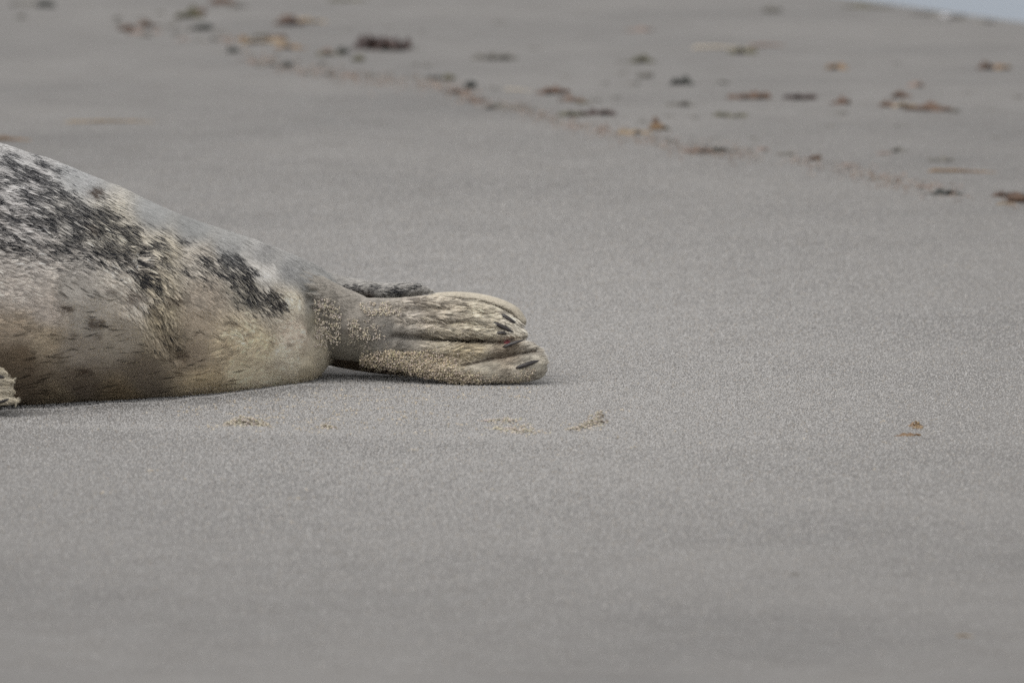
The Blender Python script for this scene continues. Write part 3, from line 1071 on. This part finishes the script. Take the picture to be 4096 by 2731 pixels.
def clod(spine, n, spread, tall, label, tone=(182, 175, 164), r=(.0007, .0017), group='sand clods in front of the seal'):
    """spine: photograph positions on the ground with a relative height"""
    P, S, C = [], [], []
    G = [(ground_t(a, b), h) for a, b, h in spine]
    for _ in range(int(n * 1.8)):
        i = random.randrange(len(G) - 1)
        f = random.random()
        p = G[i][0] * (1 - f) + G[i + 1][0] * f
        h = G[i][1] * (1 - f) + G[i + 1][1] * f
        dx, dy = random.gauss(0, spread), random.gauss(0, spread * 1.5)
        fall = math.exp(-(dx * dx + dy * dy / 2) / (2 * spread * spread))
        q = np.array((p[0] + dx, p[1] + dy, 0))
        q[2] = float(terrain(q[0], q[1])) + 1.9 * tall * h * fall * random.random()
        P.append(q)
        S.append(random.uniform(*r))
        C.append(lin(tone) * random.uniform(.75, 1.25) * np.array((1, random.uniform(.94, 1.03), random.uniform(.85, 1.05))))
    o = ico_cloud('sand_clod', np.array(P), np.array(S), np.array(C), M_clod)
    return tag(o, label, 'sand clod', group)


clod([(905, 1702, .3), (960, 1698, 1), (1010, 1700, .9), (1062, 1704, .4)], 260, .005, .0062, 'long low tan sand clod in front of the belly, leftmost of the clods')
clod([(1285, 1713, .6), (1310, 1712, 1), (1335, 1714, .4)], 70, .003, .0045, 'smallest tan sand clod, below the gap under the hind flipper')
clod([(1960, 1690, .4), (2040, 1680, .6), (2110, 1730, .6), (2060, 1722, .3), (1990, 1712, .3), (2140, 1738, .8)], 210, .010, .0040, 'broad scattered patch of tan sand crumbs below the toe tips')
clod([(2285, 1722, .2), (2345, 1708, .6), (2390, 1692, 1.2), (2406, 1690, 1.3)], 190, .0045, .0075, 'wedge shaped tan sand clod standing up at its right end')
clod([(3650, 1706, .6), (3672, 1704, .8), (3668, 1716, .3)], 45, .003, .004, 'small brown sand crumb heap beside the orange weed scrap at right', (150, 130, 108))

# loose crumbs flicked about by the flippers
P, S, C = [], [], []
for (x0, x1, y0, y1, n) in ((900, 1800, 1570, 1740, 330), (700, 1300, 1600, 1720, 120), (1250, 2150, 1545, 1600, 150), (1700, 2500, 1640, 1760, 60), (100, 3900, 1600, 2150, 90)):
    for _ in range(n):
        p = ground_t(random.uniform(x0, x1), random.uniform(y0, y1))
        r = .0007 + .0014 * random.random() ** 3
        P.append(p + np.array((0, 0, r * .5))); S.append(r)
        C.append(lin((186, 177, 162)) * random.uniform(.75, 1.2))
    for _ in range(n // 12):
        p0 = ground_t(random.uniform(x0, x1), random.uniform(y0, y1))
        for _k in range(random.randint(4, 9)):
            r = random.uniform(.0008, .0016)
            P.append(p0 + np.array((random.gauss(0, .006), random.gauss(0, .006), r * .6))); S.append(r)
            C.append(lin((184, 174, 158)) * random.uniform(.75, 1.2))
cr_o = points_stuff('sand_crumb', np.array(P), np.array(S), np.array(C), M_grain, None)
tag(cr_o, 'loose tan sand crumbs strewn on the beach around the seal', kind='stuff')

# ------------------------------------------------------------------ seaweed scraps along the tide line
def frond(L, W, H, curl=0.3, seed=0):
    """a crumpled strap of weed with thickness, lying along X: returns verts, faces"""
    r = random.Random(seed)
    n, m = 14, 5
    ph = [r.uniform(0, 6.3) for _ in range(6)]
    top = []
    for i in range(n):
        u = i / (n - 1)
        w = W * (0.25 + 0.75 * math.sin(math.pi * min(1, max(.02, u * .93 + .05))) ** .6) * (1 + .25 * math.sin(9 * u + ph[0]))
        for j in range(m):
            v = j / (m - 1) - .5
            x = (u - .5) * L
            y = v * w + curl * L * .25 * math.sin(3 * u + ph[1])
            z = H * (.45 + .35 * math.sin(7 * u + ph[2]) * math.cos(4 * v + ph[3]) + .25 * math.sin(15 * u + 5 * v + ph[4]) + .5 * abs(v) * math.sin(5 * u + ph[5]))
            z *= (0.35 + .65 * math.sin(math.pi * u))
            top.append((x, y, max(z, .0006)))
    th = max(.0012, H * .30)
    Vs = top + [(x, y, max(z - th, -.002)) for x, y, z in top]
    Fs = []
    o = n * m
    for i in range(n - 1):
        for j in range(m - 1):
            a, b, c, d = i * m + j, i * m + j + 1, (i + 1) * m + j + 1, (i + 1) * m + j
            Fs.append((a, d, c, b)); Fs.append((o + a, o + b, o + c, o + d))
        for j in (0, m - 1):
            a, d = i * m + j, (i + 1) * m + j
            Fs.append((a, o + a, o + d, d) if j == 0 else (a, d, o + d, o + a))
    for i in (0, n - 1):
        for j in range(m - 1):
            a, b = i * m + j, i * m + j + 1
            Fs.append((a, b, o + b, o + a) if i == 0 else (a, o + a, o + b, b))
    return Vs, Fs


def lump(L, W, H, seed=0):
    r = random.Random(seed)
    bm = bmesh.new()
    bmesh.ops.create_icosphere(bm, subdivisions=2, radius=.5)
    ph = [r.uniform(0, 6.3) for _ in range(6)]
    for v in bm.verts:
        c = v.co
        k = 1 + .28 * math.sin(7 * c.x + ph[0]) * math.sin(8 * c.y + ph[1]) + .18 * math.sin(13 * c.z + ph[2] + 9 * c.x)
        c *= k
        v.co = (c.x * L, c.y * W, c.z * H * 1.05 + H * .38)
    Vs = [tuple(v.co) for v in bm.verts]
    Fs = [tuple(v.index for v in f.verts) for f in bm.faces]
    bm.free()
    return Vs, Fs


def stem(L, r0, bend=.06, seed=0):
    r = random.Random(seed)
    n, m = 12, 8
    Vs, Fs = [], []
    a = r.uniform(-1, 1)
    for i in range(n):
        u = i / (n - 1)
        rr = r0 * (1 - .5 * u) * (1 + .12 * math.sin(20 * u)) * (.4 if i in (0, n - 1) else 1)
        for j in range(m):
            w = 2 * math.pi * j / m
            Vs.append(((u - .5) * L, bend * L * math.sin(3 * u + a) + rr * math.cos(w), rr * .8 + rr * math.sin(w) + .001 * math.sin(5 * u + a)))
    for i in range(n - 1):
        for j in range(m):
            k = (j + 1) % m
            Fs.append((i * m + j, i * m + k, (i + 1) * m + k, (i + 1) * m + j))
    Fs.append(tuple(range(m))[::-1]); Fs.append(tuple((n - 1) * m + j for j in range(m)))
    return Vs, Fs


def on_beach(px, py):
    """the photographed row, or the nearest row below it where the beach has not yet dropped away"""
    for row in range(int(py), int(py) + 160, 3):
        p = ground(px, row)
        if (p[0] - CX) * 0.86 + (p[1] - CY) * 0.5 < 0.12:
            return row
    return py


SEED = [100]


def shape_at(name, kind, px, py, w, h, mat, parent=None, yaw=0.0, loc=None, base=None):
    """w, h: size in the photograph's pixels"""
    SEED[0] += 1
    if px > 3100 and py < 140:
        py = on_beach(px, py)
    p = ground_t(px, py)
    k = np.linalg.norm(p - CAM) / FPX
    L, H = w * k * 1.22, h * k * (.95 if kind == 'lump' else 1.15)
    if kind == 'frond':
        Vs, Fs = frond(L * 1.05, max(L * .35, H * 1.6), H, .3, SEED[0])
    elif kind == 'lump':
        Vs, Fs = lump(L * 1.15, max(L * .9, H), H, SEED[0])
    else:
        Vs, Fs = stem(L, H * .5, .05, SEED[0])
    M = Matrix.Rotation(yaw, 3, 'Z')
    Vs = [tuple(M @ Vector(v)) for v in Vs]
    # the front foot of the shape meets the photographed row
    p = p + np.array((0, 0.0, -.0008))
    if base is None:
        o = mesh_obj(name, Vs, Fs, WEED[mat], None, True, p)
    else:
        off = p - base
        o = mesh_obj(name, [tuple(np.array(v) + off) for v in Vs], Fs, WEED[mat], parent, True)
    return o


def weed(name, kind, px, py, w, h, mat, label, cat='seaweed', group='seaweed scraps on the tide line', yaw=0.0):
    return tag(shape_at(name, kind, px, py, w, h, mat, None, yaw), label, cat, group)


def clump(px, py, label, parts, group='seaweed scraps on the tide line'):
    b = ground_t(px, py)
    e = bpy.data.objects.new('seaweed_clump', None)
    COL.objects.link(e)
    e.location = tuple(b)
    tag(e, label, 'seaweed', group)
    for (nm, kind, x, y, w, h, mat, yaw) in parts:
        shape_at(nm, kind, x, y, w, h, mat, e, yaw, base=b)
    return e


# --- clumps with several visible parts
clump(1540, 192, 'largest dark maroon seaweed clump with two humps on the far sand',
      [('frond', 'frond', 1470, 194, 95, 58, 'maroon', .1), ('frond', 'frond', 1560, 198, 125, 74, 'maroon', -.15), ('stipe', 'stem', 1630, 194, 85, 15, 'grey', -.1),
       ('frond', 'lump', 1555, 194, 70, 56, 'maroon', .3)])
clump(1190, 96, 'brown seaweed strip with dark left end and tan tip, above the orange frond',
      [('frond', 'frond', 1155, 98, 100, 38, 'brown', .1), ('blade', 'frond', 1238, 92, 110, 24, 'tan', .05), ('holdfast', 'lump', 1158, 102, 44, 28, 'maroon', 0)])
clump(1080, 172, 'flat orange tan weed tangle with two darker knots on the tide line',
      [('blade', 'frond', 1060, 172, 160, 22, 'tan', .2), ('blade', 'frond', 1160, 194, 110, 20, 'orange', -.2), ('knot', 'lump', 1046, 150, 50, 24, 'grey', 0),
       ('knot', 'lump', 1106, 160, 56, 24, 'brown', 0), ('blade', 'frond', 972, 162, 44, 20, 'orange', 0)])
clump(1350, 222, 'dark weed bead with a trailing pinkish arm, left of the biggest maroon clump',
      [('bead', 'lump', 1372, 216, 38, 34, 'black', 0), ('arm', 'frond', 1318, 222, 84, 18, 'olive', .2), ('blade', 'frond', 1310, 208, 50, 14, 'pink', 0)])
clump(2260, 390, 'orange brown frond with a long dark tail pointing down to the right',
      [('frond', 'frond', 2212, 374, 105, 32, 'rust', -.25), ('tail', 'frond', 2295, 405, 110, 22, 'brown', -.5), ('blade', 'stem', 2340, 416, 60, 12, 'olive', -.4)])
clump(2350, 460, 'maroon brown weed strap with a grey green left half, below the orange brown frond',
      [('frond', 'frond', 2388, 460, 120, 32, 'maroon', 0), ('blade', 'frond', 2288, 464, 100, 20, 'olive', 0), ('tip', 'lump', 2432, 458, 28, 24, 'rust', 0)])
clump(2625, 520, 'orange weed bead with a short upright stalk beside a straw strip',
      [('bead', 'lump', 2626, 520, 46, 32, 'orange', 0), ('stalk', 'lump', 2622, 496, 20, 34, 'brown', 0), ('blade', 'frond', 2660, 518, 40, 14, 'olive', 0)])
clump(2970, 214, 'olive weed lump lying across a long pale reed',
      [('lump', 'frond', 2972, 214, 88, 34, 'olive', .1), ('reed', 'stem', 2900, 196, 220, 13, 'straw', .05), ('reed', 'stem', 3070, 186, 130, 13, 'pink', .1)])
clump(3680, 436, 'long brown weed strap with a tan middle, longest strip at the upper right',
      [('blade', 'frond', 3560, 426, 70, 24, 'brown', 0), ('blade', 'frond', 3620, 428, 80, 20, 'tan', 0), ('frond', 'frond', 3725, 442, 170, 30, 'brown', -.05),
       ('tip', 'lump', 3818, 450, 26, 18, 'grey', 0)])
clump(3973, 276, 'dark brown and orange weed scrap alone near the far right edge',
      [('frond', 'frond', 3945, 276, 62, 30, 'brown', 0), ('blade', 'frond', 3995, 276, 76, 24, 'orange', 0)])
clump(4055, 808, 'dark tangled weed clump with a pale reed, cut by the right edge',
      [('frond', 'frond', 4010, 786, 70, 22, 'brown', 0), ('knot', 'lump', 4068, 808, 66, 48, 'brown', 0), ('knot', 'lump', 4090, 800, 40, 34, 'black', 0), ('reed', 'stem', 4030, 818, 80, 9, 'tan', .05)])
clump(1760, 318, 'thin dark weed arc ending in an olive bead, above the pinkish tide line',
      [('arm', 'frond', 1748, 316, 78, 20, 'black', -.3), ('bead', 'lump', 1796, 318, 38, 26, 'olive', 0)])
clump(2835, 612, 'flat grey brown weed strip with a dark knot on the tide line',
      [('blade', 'frond', 2790, 610, 130, 16, 'brown', -.05), ('blade', 'frond', 2900, 606, 100, 16, 'grey', .15), ('knot', 'lump', 2868, 608, 34, 24, 'black', 0)])
clump(770, 70, 'dark olive weed clump with an arm raised to the right, at the upper left',
      [('frond', 'frond', 755, 72, 90, 40, 'olive', 0), ('arm', 'frond', 795, 54, 60, 26, 'brown', .4)])
clump(900, 16, 'dark red brown weed clump cut by the top edge of the picture',
      [('frond', 'frond', 888, 16, 82, 34, 'rust', 0), ('blade', 'frond', 955, 30, 70, 16, 'grey', 0), ('knot', 'lump', 880, 14, 44, 30, 'maroon', 0)])
clump(590, 120, 'loose brown weed tangle left of the raised arm clump',
      [('frond', 'frond', 592, 108, 80, 28, 'brown', .3), ('knot', 'lump', 506, 122, 50, 26, 'brown', 0), ('blade', 'frond', 548, 136, 70, 18, 'pink', .2), ('blade', 'frond', 588, 146, 60, 14, 'grey', 0)])

# --- single scraps
S1 = [
    ('frond', 1976, 236, 145, 28, 'grey', 'long grey brown weed strap far up the sand, right of the biggest maroon clump', .08),
    ('lump', 1882, 352, 34, 34, 'black', 'small round black weed bead sitting above the tide line', 0),
    ('frond', 1838, 376, 78, 20, 'rust', 'reddish brown weed strip on the tide line just under the black bead', -.35),
    ('frond', 1908, 408, 56, 20, 'brown', 'short brown weed scrap on the tide line between red strip and grey arc', 0),
    ('frond', 2018, 434, 140, 22, 'grey', 'grey brown weed arc on the tide line rising to the right', .2),
    ('frond', 2727, 338, 78, 34, 'black', 'blackest flat weed scrap on the open far sand', -.05),
    ('frond', 2565, 250, 90, 26, 'olive', 'grey olive weed scrap above and left of the blackest scrap', 0),
    ('lump', 2582, 310, 42, 24, 'grey', 'small grey weed lump under the grey olive scrap', 0),
    ('frond', 2998, 394, 136, 34, 'brown', 'wide dark brown weed scrap, first of the row of three', 0),
    ('frond', 3198, 396, 108, 34, 'maroon', 'dark reddish weed scrap, middle of the row of three', 0),
    ('frond', 3362, 416, 64, 28, 'rust', 'short red brown weed scrap, last of the row of three', 0),
    ('frond', 2920, 466, 108, 26, 'olive', 'flat grey olive weed scrap below the row of three', 0),
    ('frond', 3350, 276, 74, 26, 'orange', 'plain tan orange weed scrap above the row of three', 0),
    ('frond', 3606, 390, 66, 32, 'brown', 'dark brown weed scrap just above the longest strip', .1),
    ('frond', 3665, 346, 62, 20, 'pink', 'faint pale brown weed scrap above the dark scrap and longest strip', 0),
    ('lump', 3086, 48, 52, 26, 'grey', 'grey weed lump high on the empty far sand', 0),
    ('frond', 3783, 778, 112, 22, 'black', 'dark flat weed strip on the tide line left of the edge clump', -.1),
    ('frond', 3764, 644, 84, 22, 'grey', 'flat grey weed scrap just above the orange reed', 0),
    ('frond', 2535, 536, 118, 24, 'tan', 'tilted straw brown weed strip touching the orange bead', .3),
    ('lump', 1434, 244, 36, 28, 'olive', 'small dark olive bead directly under the biggest maroon clump', 0),
    ('lump', 183, 28, 62, 32, 'black', 'dark grey weed lump in the top left corner', 0),
    ('frond', 110, 22, 110, 22, 'grey', 'faint grey weed smear beside the lump in the top left corner', 0),
    ('lump', 812, 120, 50, 30, 'black', 'dark blunt weed lump below the raised arm clump', 0),
    ('lump', 931, 210, 36, 28, 'black', 'small dark weed bead left of the orange tan tangle', 0),
    ('lump', 1147, 268, 36, 24, 'black', 'small dark weed bead on the tide line under the orange tan tangle', 0),
    ('frond', 3599, 606, 64, 18, 'grey', 'pair of grey weed flakes stuck together above the reed, right half of the tide line', 0),
    ('frond', 3144, 622, 64, 18, 'grey', 'narrow grey brown weed scrap on the tide line below the row of three', -.2),
    ('lump', 3261, 640, 36, 26, 'brown', 'small dark brown weed knot on the tide line below the row of three', 0),
    ('frond', 1390, 4, 120, 16, 'olive', 'thin dark olive weed streak at the very top edge', 0),
    ('frond', 3469, 12, 160, 16, 'olive', 'long dark weed mat lying on the crest of the beach', -.15),
    ('frond', 3704, 44, 130, 12, 'grey', 'grey weed scrap on the beach crest beside the sea', -.1),
    ('frond', 3836, 52, 60, 18, 'grey', 'grey weed scrap on the beach crest touching the white shell', -.3),
    ('frond', 3946, 88, 90, 12, 'faint', 'dusty weed scrap on the crest, nearest the right edge', 0),
    ('frond', 2557, 124, 84, 16, 'pink', 'faint brownish weed film on the far sand', 0),
    ('frond', 2718, 422, 104, 18, 'grey', 'faint grey green weed film below the blackest scrap', 0),
]
for (k, px, py, w, h, m, lab, yaw) in S1:
    weed('seaweed_scrap', k, px, py, w, h, m, lab, yaw=yaw)
weed('shell', 'lump', 3780, 50, 30, 14, 'shell', 'bleached white shell on the beach crest by the sea', 'shell', None)
REEDS = [
    (2094, 364, 130, 9, 'straw', 'thin pale straw pointing at the orange brown frond', -.2),
    (3860, 690, 250, 13, 'orange', 'long thin orange reed on the sand at the right', -.12),
    (448, 490, 320, 11, 'tan', 'long faint tan reed on smooth sand behind the seal', .0),
    (40, 562, 150, 18, 'orange', 'tan reed cut by the left edge just above the back of the seal', 0),
    (3868, 2546, 74, 11, 'tan', 'faint short straw on the blurred sand in the bottom right', 0),
]
for (px, py, w, h, m, lab, yaw) in REEDS:
    weed('reed', 'stem', px, py, w, h, m, lab, 'reed', 'dry reeds on the sand', yaw)
weed('seaweed_scrap', 'frond', 3632, 1743, 84, 17, 'orange', 'orange brown weed scrap alone on the near sand at the right', group='scraps on the near sand')
weed('seaweed_scrap', 'frond', 3182, 2298, 44, 10, 'grey', 'small grey flake standing for a slight shadow on the blurred near sand', group='scraps on the near sand')  # grey flake added in place of a slight shadow mark

# --- small crumbs nothing tells apart
TONE = {'faint': 'sand dusted', 'grey': 'grey', 'pink': 'pinkish'}
G1 = [(560, 78), (630, 132), (690, 104), (760, 122), (700, 140), (850, 116), (884, 134), (1000, 166), (470, 100), (905, 160), (1013, 254), (1040, 264), (1085, 261), (1104, 220), (1240, 296), (1317, 300), (1397, 308), (1487, 306), (1559, 300), (1665, 310), (1300, 262), (729, 160), (804, 165), (859, 163), (670, 110),
      (638, 56), (468, 80), (83, 72)]
for (px, py) in G1:
    cm = random.choice(('faint', 'grey', 'faint', 'pink'))
    weed('seaweed_crumb', 'frond', px, py, random.uniform(30, 48), random.uniform(10, 16), cm,
         'tiny %s weed crumb on the left half of the tide line' % TONE[cm], group='%s weed crumbs on the left half of the tide line' % TONE[cm])
G2 = [(2127, 442), (2178, 462), (2225, 487), (2302, 511), (2408, 519), (2570, 490), (2684, 566), (2770, 606), (3048, 600), (3401, 662), (3503, 720), (3560, 732), (3707, 750), (3535, 616)]
for (px, py) in G2:
    cm = random.choice(('grey', 'faint', 'pink', 'faint'))
    weed('seaweed_crumb', 'frond', px, py, random.uniform(36, 62), random.uniform(9, 14), cm,
         'tiny %s weed crumb on the right half of the tide line' % TONE[cm], group='%s weed crumbs on the right half of the tide line' % TONE[cm])
G3 = [(1397, 122), (1687, 130), (1555, 112), (1991, 95), (2140, 198), (1974, 355), (2268, 308), (2425, 338), (2489, 295), (2476, 248), (2531, 338), (2374, 405), (2463, 392), (2680, 468), (2780, 473),
      (2870, 557), (3020, 556), (2892, 333), (3358, 456), (3319, 506), (3373, 455), (3602, 506), (3987, 550), (4071, 390), (3868, 375), (3977, 443), (3584, 256), (1661, 262), (1704, 266)]
for (px, py) in G3:
    cm = random.choice(('faint', 'faint', 'grey'))
    weed('seaweed_crumb', 'frond', px, py, random.uniform(30, 60), random.uniform(7, 12), cm,
         'tiny %s weed crumb on the open sand beyond the tide line' % TONE[cm], group='%s weed crumbs beyond the tide line' % TONE[cm])

# --- the fine litter of the tide line itself
LINE = [(880, 150), (1000, 235), (1150, 270), (1317, 300), (1500, 320), (1650, 335), (1780, 350), (1860, 385), (1960, 425), (2080, 440), (2250, 490), (2420, 525), (2600, 560), (2750, 600),
        (2900, 612), (3050, 625), (3250, 660), (3420, 690), (3560, 725), (3720, 755), (3900, 785), (4096, 815)]
P, S, C = [], [], []
LG = [ground_t(*p) for p in LINE]
tones = [(152, 134, 124), (146, 132, 122), (122, 112, 104), (160, 144, 130), (92, 84, 78)]
for _ in range(2300):
    i = random.randrange(len(LG) - 1)
    f = random.random()
    if noise3(i * 1.7 + f * 2, 0.3, 0.1, 9) < .34:
        continue
    p = LG[i] * (1 - f) + LG[i + 1] * f
    q = np.array((p[0] + random.gauss(0, .012), p[1] + random.gauss(0, .07), 0))
    q[2] = float(terrain(q[0], q[1]))
    r = random.uniform(.0009, .0026)
    P.append(q + np.array((0, 0, r * .3))); S.append(r)
    C.append(lin(random.choice(tones)) * random.uniform(.7, 1.2))
wr_o = points_stuff('tide_line_litter', np.array(P), np.array(S), np.array(C), M_grain, None)
tag(wr_o, 'fine pinkish brown litter strung along the diagonal tide line', kind='stuff')
